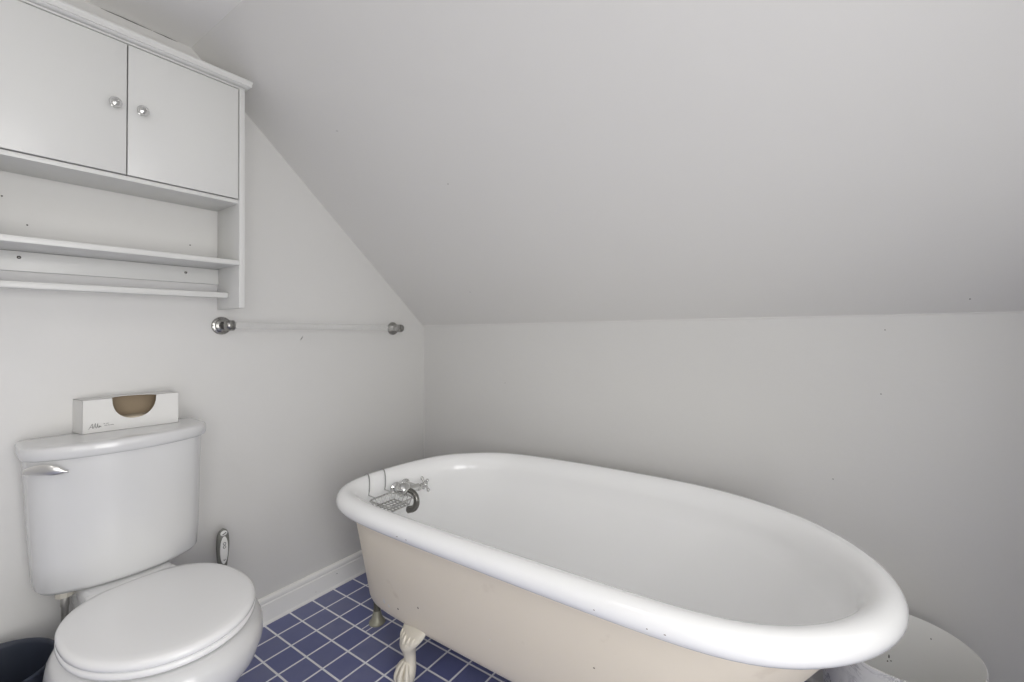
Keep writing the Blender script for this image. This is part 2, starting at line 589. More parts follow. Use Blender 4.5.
# tank
bm = bmesh.new()
rings = []
for z, w, xs, xf, rc, sh in ((0.434, 0.130, 0.10, 0.145, 0.05, 0.006), (0.435, 0.153, 0.130, 0.178, 0.045, 0.006), (0.440, 0.168, 0.145, 0.193, 0.045, 0.006), (0.451, 0.175, 0.152, 0.200, 0.045, 0.006),
                         (0.52, 0.179, 0.156, 0.204, 0.045, 0.005), (0.60, 0.182, 0.159, 0.208, 0.045, 0.003), (0.70, 0.185, 0.162, 0.212, 0.045, 0.001), (0.786, 0.188, 0.164, 0.215, 0.045, 0.0)):
    rings.append([p + Vector((0, sh, 0)) for p in d_outline(w, 0.028, xs, xf, rc, z)])
loft(bm, rings)
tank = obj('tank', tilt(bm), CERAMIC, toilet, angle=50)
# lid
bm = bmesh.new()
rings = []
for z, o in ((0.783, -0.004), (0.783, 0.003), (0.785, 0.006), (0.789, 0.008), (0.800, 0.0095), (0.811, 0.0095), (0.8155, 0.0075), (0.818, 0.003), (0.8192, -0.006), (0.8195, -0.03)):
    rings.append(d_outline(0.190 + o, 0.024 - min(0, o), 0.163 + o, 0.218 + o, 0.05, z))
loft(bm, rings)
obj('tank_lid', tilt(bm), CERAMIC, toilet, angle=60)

# flush lever: pivot boss and a flat tapering handle along the tank front
lev = bpy.data.objects.new('flush_lever', None)
bm = bmesh.new()
LZ = 0.766
def front_x(y, z=LZ):
    w, xs, xf = 0.1842, 0.1616, 0.2145
    R = ((xf - xs) ** 2 + w * w) / (2 * (xf - xs))
    return xf - R + math.sqrt(max(1e-6, R * R - y * y))
rings = []
for s in range(13):
    t = s / 12
    y = lerp(-0.194, -0.119, t)
    x = front_x(max(y, -0.150)) - max(0, -0.150 - y) * 0.9 + 0.016 + 0.006 * math.sin(PI * t)
    hh = (0.0045 + 0.0085 * math.sin(PI * min(1, t * 1.05 + 0.02)) ** 0.8) * (1 - 0.6 * max(0, t - 0.8) / 0.2)
    zc = LZ - 0.004 + 0.007 * math.sin(PI * t) - 0.008 * t
    ring = []
    for k in range(12):
        a = 2 * PI * k / 12
        ring.append((x + 0.0045 * math.cos(a), y, zc + hh * math.sin(a)))
    rings.append(ring)
loft(bm, rings)
lathe(bm, [(0.011, 0), (0.011, 0.012), (0.009, 0.016), (0.007, 0.018)], axis_matrix((front_x(-0.150) - 0.010, -0.158, LZ - 0.002), (1, -0.35, 0)), 18)
lever = obj('flush_lever', tilt(bm), SATIN, toilet, label='satin metal flush lever')

# bowl and pedestal
def egg(xr, xm, xf, w, z, nr=2.2, nf=2.0, n=48):
    """egg outline: rear at xr, widest (half-width w) at xm, front tip at xf"""
    out = []
    for k in range(n):
        a = 2 * PI * k / n
        c, s = math.cos(a), math.sin(a)
        if c >= 0:
            e = nf
            x = xm + (xf - xm) * abs(c) ** (2 / e)
        else:
            e = nr
            x = xm - (xm - xr) * abs(c) ** (2 / e)
        y = w * math.copysign(abs(s) ** (2 / e), s)
        out.append((x, y, z))
    return out
bm = bmesh.new()
rings = [egg(0.10, 0.30, 0.510, 0.108, 0.0, 3.2, 2.2), egg(0.10, 0.30, 0.512, 0.110, 0.012, 3.2, 2.2), egg(0.105, 0.30, 0.500, 0.100, 0.04, 3, 2.2),
         egg(0.105, 0.30, 0.492, 0.097, 0.10, 3, 2.2), egg(0.11, 0.31, 0.510, 0.110, 0.15, 2.8, 2.1), egg(0.12, 0.335, 0.555, 0.138, 0.20, 2.5, 2.1),
         egg(0.13, 0.37, 0.612, 0.170, 0.255, 2.3, 2.05), egg(0.14, 0.395, 0.655, 0.194, 0.305, 2.2, 2.0), egg(0.16, 0.405, 0.670, 0.200, 0.340, 2.2, 2.0),
         egg(0.175, 0.41, 0.670, 0.198, 0.365, 2.2, 2.0), egg(0.19, 0.41, 0.660, 0.190, 0.384, 2.2, 2.0), egg(0.20, 0.41, 0.645, 0.178, 0.393, 2.2, 2.0), egg(0.21, 0.41, 0.630, 0.166, 0.395, 2.2, 2.0)]
loft(bm, rings)
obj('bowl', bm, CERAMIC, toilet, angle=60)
# deck under the tank
bm = bmesh.new()
def rrect(x0, x1, w, r, z, m=5):
    out = []
    for cx, cy, a0 in ((x1 - r, w - r, 0), (x0 + r, w - r, 90), (x0 + r, -w + r, 180), (x1 - r, -w + r, 270)):
        for k in range(m + 1):
            a = math.radians(a0 + 90 * k / m)
            out.append((cx + r * math.cos(a), cy + r * math.sin(a), z))
    return out
loft(bm, [rrect(0.07, 0.28, 0.080, 0.04, 0.26), rrect(0.055, 0.28, 0.092, 0.045, 0.34), rrect(0.05, 0.28, 0.097, 0.045, 0.39), rrect(0.05, 0.25, 0.097, 0.045, 0.405), rrect(0.05, 0.225, 0.095, 0.045, 0.428), rrect(0.055, 0.21, 0.090, 0.045, 0.434)])
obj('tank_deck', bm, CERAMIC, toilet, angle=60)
# seat ring and lid
def ring_prof(zs, off):
    return [egg(0.203 - o * 0.4, 0.415, 0.641 + o, 0.180 + o, z, 2.5, 2.0, 64) for z, o in zip(zs, off)]
bm = bmesh.new()
outer_r = ring_prof((0.397, 0.3975, 0.401, 0.409, 0.4125), (-0.008, -0.001, 0.003, 0.003, -0.002))
inner_r = [egg(0.27, 0.41, 0.565, 0.105, z, 2.2, 2.0, 64) for z in (0.4125, 0.397)]
rows = loft(bm, outer_r + inner_r, False, False)
n_ = len(rows[0])
for i in range(n_):
    j = (i + 1) % n_
    bm.faces.new((rows[-1][i], rows[-1][j], rows[0][j], rows[0][i]))
obj('seat', bm, SEATM, toilet, angle=60)
bm = bmesh.new()
rings = ring_prof((0.4130, 0.4132, 0.416, 0.424, 0.4295, 0.4325), (-0.010, -0.001, 0.0025, 0.003, -0.001, -0.008))
for f, z in ((0.93, 0.434), (0.8, 0.4355), (0.55, 0.437), (0.25, 0.4375)):
    rings.append([(0.415 + (x - 0.415) * f, y * f, z) for x, y, _ in rings[5]])
loft(bm, rings)
obj('seat_lid', bm, SEATM, toilet, angle=60)
for s in (-1, 1):
    bm = bmesh.new()
    add_box(bm, 0.195, 0.235, s * 0.075 - 0.022, s * 0.075 + 0.022, 0.396, 0.430, 0.006, 3)
    obj('hinge', bm, SEATM, toilet)

# water supply: plastic nut under the tank and a braided hose going down to the wall stop
sup = empty('water_supply', 'braided steel supply hose with white plastic nut under the toilet tank', 'supply hose', (0.0, -1.384, 0.0))
bm = bmesh.new()
lathe(bm, [(0.019, 0), (0.019, 0.018), (0.017, 0.022), (0.012, 0.026)], Matrix.Translation((0.105, 0.002, 0.412)), 10)
obj('nut', bm, CREAMP, sup, angle=20, label='off-white plastic nut')
bm = bmesh.new()
tube(bm, spline([(0.105, 0.002, 0.415), (0.105, 0.002, 0.36), (0.103, 0.002, 0.30), (0.09, 0.0, 0.24), (0.075, 0.0, 0.20), (0.07, 0.0, 0.17)], 6), 0.0075, 12)
lathe(bm, [(0.009, 0), (0.009, 0.022), (0.0075, 0.026)], Matrix.Translation((0.105, 0.002, 0.386)), 14)
obj('hose', bm, STEEL, sup)
bm = bmesh.new()
lathe(bm, [(0.028, 0.0), (0.026, 0.004), (0.010, 0.008), (0.009, 0.05), (0.013, 0.052), (0.013, 0.085), (0.006, 0.09)], axis_matrix((0.0, 0.0, 0.155), (1, 0, 0)), 18)
lathe(bm, [(0.009, 0), (0.009, 0.022)], Matrix.Translation((0.07, 0, 0.155)), 12)
obj('stop_valve', bm, CHROME, sup)

# ------------------------------------------------------------------ tissue box on the tank
TX, TYY = 0.064, -1.346
ang = math.atan2(0.130 - 0.068, 0.208)
ang = math.radians(-8.5)
tis = empty('tissue_box', 'empty white tissue box with half-round opening on the toilet tank lid', 'tissue box', (0.068, -1.345, 0.8197), ang)
# local frame: +y along the front face, +x outwards (front), origin at front left bottom corner
TL, TD, THH, tk = 0.217, 0.066, 0.093, 0.0012
bm = bmesh.new()
def panel(poly, thick_vec, inner_dir):
    """poly (outer side) extruded by thick_vec inwards; faces looking along inner_dir get brown card"""
    tv = Vector(thick_vec)
    a = [bm.verts.new(Vector(p)) for p in poly]
    b = [bm.verts.new(Vector(p) + tv) for p in poly]
    f0 = bm.faces.new(a)
    f1 = bm.faces.new(list(reversed(b)))
    f1.material_index = 1
    n = len(a)
    for i in range(n):
        j = (i + 1) % n
        bm.faces.new((a[j], a[i], b[i], b[j]))
notch = []
for k in range(17):
    t = k / 16
    a = PI * t
    yy = lerp(0.062, 0.162, 0.5 - 0.5 * math.cos(a))
    zz = THH - 0.063 * (math.sin(a) ** 0.8)
    notch.append((yy, zz))
front = [(0, 0), (TL, 0), (TL, THH)] + [p for p in reversed(notch)] + [(0, THH)]
panel([(0, y, z) for y, z in front], (-tk, 0, 0), None)
panel([(-TD, y, z) for y, z in ((0, 0), (0, THH), (TL, THH), (TL, 0))], (tk, 0, 0), None)
panel([(x, 0, z) for x, z in ((0, 0), (0, THH), (-TD, THH), (-TD, 0))], (0, tk, 0), None)
panel([(x, TL, z) for x, z in ((0, 0), (-TD, 0), (-TD, THH), (0, THH))], (0, -tk, 0), None)
panel([(x, y, 0) for x, y in ((0, 0), (-TD, 0), (-TD, TL), (0, TL))], (0, 0, tk), None)
top = [(0, 0), (0, 0.062)] + [(-0.046 * math.sin(PI * k / 12), lerp(0.062, 0.162, 0.5 - 0.5 * math.cos(PI * k / 12))) for k in range(1, 12)] + [(0, 0.162), (0, TL), (-TD, TL), (-TD, 0)]
panel([(x, y, THH) for x, y in top], (0, 0, -tk), None)
SHEAR = Matrix(((1, 0, 0, 0), (0.25, 1, 0, 0), (0, 0, 1, 0), (0, 0, 0, 1)))
bm.transform(SHEAR)
obj('carton', bm, [CARD, BROWN], tis, smooth=False)
bm = bmesh.new()
add_box(bm, -TD + 0.004, -0.004, 0.006, TL - 0.006, 0.0015, 0.034, 0.003)
bm.transform(SHEAR)
obj('liner', bm, mat('liner_paper', srgb(196, 184, 164), 0.8), tis, label='pale paper liner inside the opening')
# illegible script mark printed low on the front left
bm = bmesh.new()
def stroke(pts, r=0.00045):
    tube(bm, [(0.0003, y, z) for y, z in pts], r, 5)
sc_ = [(0.013, 0.011), (0.018, 0.020), (0.021, 0.026), (0.0215, 0.017), (0.022, 0.013), (0.025, 0.018), (0.027, 0.027), (0.0275, 0.016), (0.029, 0.013), (0.031, 0.018), (0.032, 0.026), (0.0325, 0.015),
       (0.034, 0.014), (0.0355, 0.019), (0.036, 0.014), (0.038, 0.018), (0.039, 0.014)]
stroke([(p.x, p.y) for p in spline([(a, b, 0) for a, b in sc_], 4)])
stroke([(0.017, 0.0165), (0.024, 0.0175)])
for a, b in ((0.044, 0.0475), (0.0495, 0.055)):
    stroke([(a, 0.0232), (b, 0.0232)], 0.0006)
for a, b in ((0.046, 0.052), (0.053, 0.0575), (0.0585, 0.066)):
    stroke([(a, 0.0175), ((a + b) / 2, 0.0183), (b, 0.0172)], 0.0006)
obj('printed_mark', bm, INK, tis, label='small grey script printed on the front')

# ------------------------------------------------------------------ toilet brush behind the bowl
br = empty('toilet_brush', 'toilet brush with grey and white oval handle standing behind the toilet', 'toilet brush', (0.062, -0.990, 0))
bm = bmesh.new()
lathe(bm, [(0.05, 0), (0.052, 0.004), (0.047, 0.05), (0.043, 0.115), (0.044, 0.12), (0.041, 0.12), (0.041, 0.10), (0.02, 0.098)], n=28)
obj('holder', bm, WHITEP, br)
bm = bmesh.new()
tube(bm, [(0, 0, 0.05), (0, 0, 0.31)], 0.0065, 12)
obj('shaft', bm, WHITEP, br)
bm = bmesh.new()
lathe(bm, [(0.03, 0.03), (0.032, 0.05), (0.03, 0.085), (0.012, 0.095)], n=18)
obj('bristles', bm, WHITEP, br)
bm = bmesh.new()
rings = []
for t in [i / 20 for i in range(21)]:
    z = lerp(0.298, 0.432, t)
    w = 0.0115 + 0.0085 * math.sin(PI * min(1, (t * 0.82 + 0.02))) ** 0.9
    if t > 0.8:
        w *= math.sqrt(max(0.03, 1 - ((t - 0.8) / 0.2) ** 2))
    d = w * 0.62
    rings.append([(d * math.cos(2 * PI * k / 20), w * math.sin(2 * PI * k / 20), z) for k in range(20)])
loft(bm, rings)
hd = obj('handle', bm, GREY, br, label='grey oval handle')
def inlay(name, zc, hz, hw, x0, m):
    bm = bmesh.new()
    rr = []
    for f, dx in ((1.0, -0.004), (1.0, 0.0), (0.85, 0.0012), (0.4, 0.0018)):
        rr.append([(x0 + dx, hw * f * math.cos(2 * PI * k / 24), zc + hz * f * math.sin(2 * PI * k / 24)) for k in range(24)])
    loft(bm, rr)
    return obj(name, bm, m, hd)
inlay('inlay', 0.362, 0.046, 0.0122, 0.0118, WHITEP)
inlay('inlay', 0.4175, 0.0085, 0.0105, 0.0098, WHITEP)
def mark(pts, r):
    bm = bmesh.new()
    tube(bm, pts, r, 6)
    obj('printed_mark', bm, INK, hd)
mark([(0.0125, -0.0055, 0.4150), (0.0128, 0, 0.4175), (0.0125, 0.0055, 0.4200)], 0.0016)
for zc in (0.373, 0.384):
    mark([(0.0142, 0.004 * math.cos(2 * PI * k / 12), zc + 0.0045 * math.sin(2 * PI * k / 12)) for k in range(13)], 0.0008)
mark([(0.0140, -0.003, 0.331), (0.0140, 0.000, 0.328), (0.0140, 0.003, 0.332)], 0.001)

# ------------------------------------------------------------------ navy bin left of the toilet
nb = empty('waste_bin', 'dark navy plastic waste bin on the floor left of the toilet', 'waste bin', (0.178, -1.532, 0))
bm = bmesh.new()
lathe(bm, [(0.088, 0.0), (0.092, 0.006), (0.121, 0.322), (0.1245, 0.325), (0.1245, 0.331), (0.122, 0.333), (0.1195, 0.331), (0.1175, 0.32), (0.090, 0.010), (0.02, 0.008)], n=56)
obj('body', bm, NAVY, nb, angle=60)

# ------------------------------------------------------------------ marbled bin behind the tub's right end
mb = empty('waste_bin', 'round white marbled waste bin behind the rounded right end of the tub', 'waste bin', (1.882, -0.192, 0), 2.2)
bm = bmesh.new()
lathe(bm, [(0.150, 0.0), (0.152, 0.004), (0.1585, 0.298), (0.1585, 0.300), (0.1565, 0.3008)], n=72, cap1=False)
obj('outer_wall', bm, MARBLE, mb, angle=60)
bm = bmesh.new()
lathe(bm, [(0.1565, 0.3008), (0.1555, 0.298), (0.148, 0.012), (0.05, 0.010)], n=72, cap0=False)
obj('lining', bm, BININ, mb, angle=60, label='plain grey inside of the bin')

# ------------------------------------------------------------------ clawfoot tub
tub = empty('clawfoot_bathtub', 'white enamel clawfoot bathtub with cream outside standing along the back wall', 'bathtub', (1.1, -0.477, 0))
TO = Vector((1.1, -0.477, 0))
ctrl = [(0.402, -0.600), (0.408, -0.505), (0.446, -0.337), (0.553, -0.218), (0.675, -0.156), (0.888, -0.131), (1.13, -0.125), (1.385, -0.135), (1.55, -0.175),
        (1.683, -0.243), (1.777, -0.342), (1.826, -0.440), (1.840, -0.540), (1.822, -0.620), (1.780, -0.695), (1.722, -0.755), (1.660, -0.795), (1.580, -0.818), (1.45, -0.828),
        (1.25, -0.831), (1.05, -0.832), (0.85, -0.832), (0.72, -0.830), (0.61, -0.825), (0.495, -0.806), (0.430, -0.760), (0.404, -0.690)]
raw = spline([(x, y, 0) for x, y in ctrl], 8, closed=True)
NT = 144
L = [0]
for a, b in zip(raw, raw[1:] + raw[:1]):
    L.append(L[-1] + (b - a).length)
rim = []
j = 0
for i in range(NT):
    t = L[-1] * i / NT
    while L[j + 1] < t:
        j += 1
    rim.append(raw[j].lerp(raw[(j + 1) % len(raw)], (t - L[j]) / (L[j + 1] - L[j])))
# light smoothing
for _ in range(5):
    rim = [(rim[i - 1] + rim[i] * 2 + rim[(i + 1) % NT]) / 4 for i in range(NT)]
nor = []
for i in range(NT):
    t = (rim[(i + 1) % NT] - rim[i - 1]).normalized()
    n = Vector((-t.y, t.x, 0))
    c = Vector((1.12, -0.477, 0))
    if n.dot(rim[i] - c) < 0:
        n = -n
    nor.append(n)
rim = [p + n * 0.005 for p, n in zip(rim, nor)]
RZ, RHO = 0.550, 0.030

def base_map(p, left, right, sy):
    fx = (p.x - 0.410) / (1.840 - 0.410)
    return Vector((lerp(left, right, fx), -0.477 + (p.y + 0.477) * sy, 0))

def ring_out(s, inset, z, left=0.386, right=1.50, sy=0.61):
    """s = 0 at the bottom, 1 at the rim"""
    out = []
    for p, n in zip(rim, nor):
        b = base_map(p, left, right, sy)
        fx = (p.x - 0.410) / 1.43
        ss = lerp(s, s ** 0.72, fx ** 2)
        q = b.lerp(p, ss) - n * inset
        out.append(Vector((q.x, q.y, z)) - TO)
    return out

# cream outside
bm = bmesh.new()
rings = [ring_out(0.0, 0.16, 0.128), ring_out(0.0, 0.075, 0.129), ring_out(0.0, 0.040, 0.134), ring_out(0.0, 0.020, 0.142), ring_out(0.0, 0.006, 0.156), ring_out(0.02, 0.0, 0.174)]
for k in range(1, 13):
    s = k / 12
    rings.append(ring_out(lerp(0.02, 1.0, s), 0.021 * s, lerp(0.174, 0.536, s)))
loft(bm, rings, True, False)
obj('shell', bm, BODY, tub, angle=50, label='cream painted outside of the tub')
# white inside and rolled rim
bm = bmesh.new()
rings = [ring_out(0.0, 0.19, 0.186), ring_out(0.0, 0.12, 0.188), ring_out(0.0, 0.070, 0.196), ring_out(0.02, 0.040, 0.212), ring_out(0.07, 0.030, 0.238)]
for k in range(1, 9):
    s = k / 8
    rings.append(ring_out(lerp(0.07, 0.97, s), lerp(0.030, 0.0425, s ** 2), lerp(0.238, 0.500, s)))
# inner side of the roll: a long soft shoulder, then the round outer lip
for k in range(1, 9):
    a = PI * (1 - 0.5 * k / 8)
    rings.append([Vector((p.x + n.x * 0.047 * math.cos(a), p.y + n.y * 0.047 * math.cos(a), 0.510 + 0.070 * math.sin(a))) - TO for p, n in zip(rim, nor)])
for k in range(1, 13):
    a = math.radians(lerp(90, -105, k / 12))
    rings.append([Vector((p.x + n.x * RHO * math.cos(a), p.y + n.y * RHO * math.cos(a), RZ + RHO * math.sin(a))) - TO for p, n in zip(rim, nor)])
rings.append([Vector((p.x - n.x * 0.018, p.y - n.y * 0.018, RZ - 0.022)) - TO for p, n in zip(rim, nor)])
loft(bm, rings, True, False)
obj('basin', bm, ENAMEL, tub, angle=60, label='white enamel inside with thick rolled rim')

# claw feet
def claw_foot(x, y, yaw):
    """local +x is the outward direction of the foot; returns mesh in tub coordinates"""
    bm = bmesh.new()
    M = Matrix.Translation(Vector((x, y, 0)) - TO) @ Matrix.Rotation(yaw, 4, 'Z')
    path = [  # x, z, half width, half depth
        (-0.034, 0.185, 0.052, 0.012), (-0.026, 0.166, 0.057, 0.016), (-0.014, 0.148, 0.056, 0.022), (-0.002, 0.130, 0.046, 0.026), (0.007, 0.112, 0.032, 0.024), (0.004, 0.094, 0.023, 0.020),
        (0.001, 0.076, 0.020, 0.018), (0.002, 0.060, 0.022, 0.019), (0.006, 0.046, 0.027, 0.023), (0.011, 0.032, 0.030, 0.026), (0.013, 0.018, 0.029, 0.026), (0.012, 0.006, 0.023, 0.021), (0.012, 0.0005, 0.016, 0.014)]
    sp = spline([(a, b, 0) for a, b, _, _ in path], 3)
    ws = spline([(c, d, 0) for _, _, c, d in path], 3)
    rings = []
    for p, w in zip(sp, ws):
        rings.append([M @ Vector((p.x + w.y * math.cos(2 * PI * k / 20), w.x * math.sin(2 * PI * k / 20), p.y)) for k in range(20)])
    loft(bm, rings)
    # toes that grip the ball
    for a in (-62, -21, 21, 62):
        ca, sa = math.cos(math.radians(a)), math.sin(math.radians(a))
        pts = [(0.010 + 0.008 * ca, 0.010 * sa, 0.066), (0.012 + 0.021 * ca, 0.023 * sa, 0.052), (0.013 + 0.029 * ca, 0.031 * sa, 0.036), (0.013 + 0.031 * ca, 0.033 * sa, 0.020),
               (0.013 + 0.027 * ca, 0.029 * sa, 0.008), (0.013 + 0.022 * ca, 0.024 * sa, 0.003)]
        tube(bm, [M @ p for p in spline(pts, 4)], [lerp(0.0055, 0.0085, min(1, i / 8)) if i < 13 else lerp(0.0085, 0.003, (i - 12) / 8) for i in range(21)], 8)
    # shell scroll on the knee
    for a in (-0.036, -0.018, 0.0, 0.018, 0.036):
        pts = [(0.018 - abs(a) * 0.25, a * 0.45, 0.112), (0.021 - abs(a) * 0.25, a * 0.8, 0.128), (0.014 - abs(a) * 0.25, a * 1.0, 0.146)]
        tube(bm, [M @ p for p in spline(pts, 4)], [0.005, 0.006, 0.007, 0.0075, 0.0075, 0.007, 0.006, 0.004, 0.002], 8)
    return bm
FOOT = mat('foot_paint', srgb(222, 216, 202), 0.35, bump=(90, 0.2, 0.002))
for x, y, a in ((0.664, -0.700, -104), (0.664, -0.254, 104), (1.330, -0.703, -76), (1.330, -0.251, 76)):
    obj('foot', claw_foot(x, y, math.radians(a)), FOOT, tub, angle=60)

# drain pipe with its flange on the floor at the tap end
bm = bmesh.new()
PX, PY = 0.347, -0.578
off = Vector((PX, PY, 0)) - TO
lathe(bm, [(0.013, 0.01), (0.013, 0.40)], Matrix.Translation(off), 18)
tube(bm, [off + Vector(p) for p in spline([(0, 0, 0.385), (0, 0, 0.42), (0.02, 0.01, 0.45), (0.07, 0.03, 0.46)], 6)], 0.013, 14)
dp = obj('drain_pipe', bm, PIPE, tub, label='tarnished drain pipe behind the tap end')
bm = bmesh.new()
lathe(bm, [(0.030, 0.0), (0.030, 0.004), (0.026, 0.008), (0.020, 0.018), (0.0155, 0.035), (0.0135, 0.046)], Matrix.Translation(off), 24)
obj('floor_flange', bm, mat('flange_metal', srgb(165, 163, 146), 0.4, 0.3), dp)

# tap set on the inner wall of the left end
FX, FYY, FZ = 0.490, -0.578, 0.520
def tp(x, y, z):
    return Vector((x, y, z)) - TO
bm = bmesh.new()
tube(bm, [tp(FX + 0.02, FYY - 0.010, FZ + 0.004), tp(FX + 0.02, FYY + 0.060, FZ + 0.000)], 0.0125, 18)
for dy in (0.0, 0.046):
    lathe(bm, [(0.021, 0.0), (0.021, 0.004), (0.013, 0.010), (0.012, 0.055)], axis_matrix(tp(FX - 0.036, FYY + dy, FZ + 0.002), (1, 0, 0)), 20)
lathe(bm, [(0.018, -0.020), (0.021, -0.012), (0.021, 0.012), (0.018, 0.020)], axis_matrix(tp(FX + 0.022, FYY, FZ + 0.004), (0, 1, 0)), 20)
tap = obj('tap', bm, CHROME, tub, label='chrome bath tap')
# hooked spout
bm = bmesh.new()
pts = [tp(FX + 0.03, FYY + 0.002, FZ + 0.006), tp(FX + 0.050, FYY + 0.001, FZ + 0.006), tp(FX + 0.070, FYY + 0.001, FZ - 0.006), tp(FX + 0.076, FYY, FZ - 0.028), tp(FX + 0.066, FYY - 0.002, FZ - 0.048), tp(FX + 0.042, FYY - 0.008, FZ - 0.057)]
sp = spline(pts, 6)
tube(bm, sp, [lerp(0.0085, 0.0125, i / (len(sp) - 1)) for i in range(len(sp))], 16)
obj('spout', bm, DARKCHROME, tap, label='dark tarnished hooked spout')
# cross handles at both ends of the tap body
def cross(y, d):
    bm = bmesh.new()
    c = tp(FX + 0.020, y, FZ - 0.002)
    lathe(bm, [(0.0135, -0.004), (0.0135, 0.004), (0.009, 0.008), (0.008, 0.026)], axis_matrix(c, (0.25, d, 0.15)), 16)
    hub = c + Vector((0.25, d, 0.15)).normalized() * 0.030
    r = bmesh.ops.create_uvsphere(bm, u_segments=14, v_segments=8, radius=0.0105, matrix=Matrix.Translation(hub))
    ax = Vector((0.25, d, 0.15)).normalized()
    u = ax.cross(Vector((0, 0, 1))).normalized()
    v = ax.cross(u)
    for k in range(4):
        a = PI / 4 + k * PI / 2
        e = u * math.cos(a) + v * math.sin(a)
        tube(bm, [hub + e * 0.004, hub + e * 0.018, hub + e * 0.026], [0.0045, 0.0045, 0.0055], 10)
        bmesh.ops.create_uvsphere(bm, u_segments=10, v_segments=6, radius=0.0068, matrix=Matrix.Translation(hub + e * 0.026))
    return bm
obj('handle', cross(FYY + 0.060, 1), CHROME, tap)
bm = bmesh.new()
lathe(bm, [(0.012, -0.030), (0.019, -0.026), (0.0235, -0.016), (0.0245, 0.0), (0.0225, 0.014), (0.017, 0.022), (0.008, 0.026)], axis_matrix(tp(FX + 0.022, FYY - 0.012, FZ + 0.010), (0.35, -1, 0.25)), 24)
obj('valve_body', bm, CHROME, tap)

# ------------------------------------------------------------------ wire soap basket hooked on the rim
sb = empty('soap_basket', 'chrome wire soap basket hooked over the left end of the tub rim', 'soap basket', (0.552, -0.676, 0.50))
SO = Vector((0.552, -0.676, 0.50))
bm = bmesh.new()
W = 0.0016
x0, x1, y0, y1, zt, zb = 0.500, 0.604, -0.729, -0.622, 0.532, 0.510
def wire(pts, r=W):
    tube(bm, [Vector(p) - SO for p in pts], r, 7)
def rrloop(x0, x1, y0, y1, z, r=0.014):
    out = []
    for cx, cy, a0 in ((x1 - r, y1 - r, 0), (x0 + r, y1 - r, 90), (x0 + r, y0 + r, 180), (x1 - r, y0 + r, 270)):
        for k in range(5):
            a = math.radians(a0 + 22.5 * k)
            out.append((cx + r * math.cos(a), cy + r * math.sin(a), z))
    return out + out[:1]
wire(rrloop(x0, x1, y0, y1, zt), 0.0029)
wire(rrloop(x0 + 0.010, x1 - 0.010, y0 + 0.010, y1 - 0.010, zb), 0.0018)
n = 7
for k in range(n):
    y = lerp(y0 + 0.014, y1 - 0.014, k / (n - 1))
    wire([(x0, y, zt), (x0 + 0.010, y, zb), (x1 - 0.010, y, zb), (x1, y, zt)], 0.0016)
for k in range(5):
    x = lerp(x0 + 0.014, x1 - 0.014, k / 4)
    wire([(x, y0, zt), (x, y0 + 0.010, zb), (x, y1 - 0.010, zb), (x, y1, zt)], 0.0016)
obj('basket', bm, WIRE, sb)
def hook(px, y, ya):
    bm = bmesh.new()
    # over the outer lip, along the soft inner shoulder of the rim and down to the basket edge
    pts = []
    for k in range(0, 9):
        a = math.radians(lerp(205, 90, k / 8))
        pts.append((px + (RHO + 0.003) * math.cos(a), y, RZ + (RHO + 0.003) * math.sin(a)))
    for k in range(1, 8):
        a = math.radians(lerp(90, 14, k / 7))
        pts.append((px + 0.0502 * math.cos(a), lerp(y, ya, k / 9), 0.510 + 0.0732 * math.sin(a)))
    pts += [(x0, ya, zt)]
    tube(bm, [Vector(p) - SO for p in pts], 0.0021, 8)
    return bm
obj('hook', hook(0.400, -0.655, -0.700), WIRE, sb)
obj('hook', hook(0.402, -0.588, -0.632), WIRE, sb)

# ------------------------------------------------------------------ light
w = bpy.data.worlds.new('World')
scene.world = w
w.use_nodes = True
bg = w.node_tree.nodes['Background']
bg.inputs[0].default_value = (0.9, 0.95, 1.0, 1)
bg.inputs[1].default_value = 1.0

def area(name, loc, target, sx, sy, power, col=(1, 1, 1)):
    l = bpy.data.lights.new(name, 'AREA')
    l.shape = 'RECTANGLE'
    l.size, l.size_y = sx, sy
    l.energy = power
    l.color = col
    o = bpy.data.objects.new(name, l)
    o.location = loc
    o.rotation_euler = (Vector(target) - Vector(loc)).to_track_quat('-Z', 'Y').to_euler()
    return link(o)
# daylight outside the two windows and the added third one
def window_light(loc, n, sx, sy, power):
    area('window_daylight', loc, Vector(loc) + Vector(n), sx, sy, power, (1.0, 0.985, 0.962))
window_light((RX + 0.105, (WY0 + WY1) / 2, (WZ0 + WZ1) / 2), (-1, 0, 0), WY1 - WY0, WZ1 - WZ0, 2.4)
window_light((RX + 0.105, (UY0 + UY1) / 2, lerp(UZ0, UZ1, 0.75)), (-1, 0, 0), UY1 - UY0, (UZ1 - UZ0) / 2, 11)
window_light((RX + 0.105, (UY0 + UY1) / 2, lerp(UZ0, UZ1, 0.25)), (-1, 0, 0), UY1 - UY0, (UZ1 - UZ0) / 2, 13.5)
window_light((RX + 0.105, (SY0 + SY1) / 2, (SZ0 + SZ1) / 2), (-1, 0, 0), SY1 - SY0, SZ1 - SZ0, 10)
area('overhead_fill', (1.0, -2.3, CZ - 0.03), (1.0, -2.3, 0), 0.4, 0.4, 3.0, (1.0, 0.97, 0.93))  # fill lamp added overhead without a fixture to lift the brightness
bg.inputs[1].default_value = 0.6

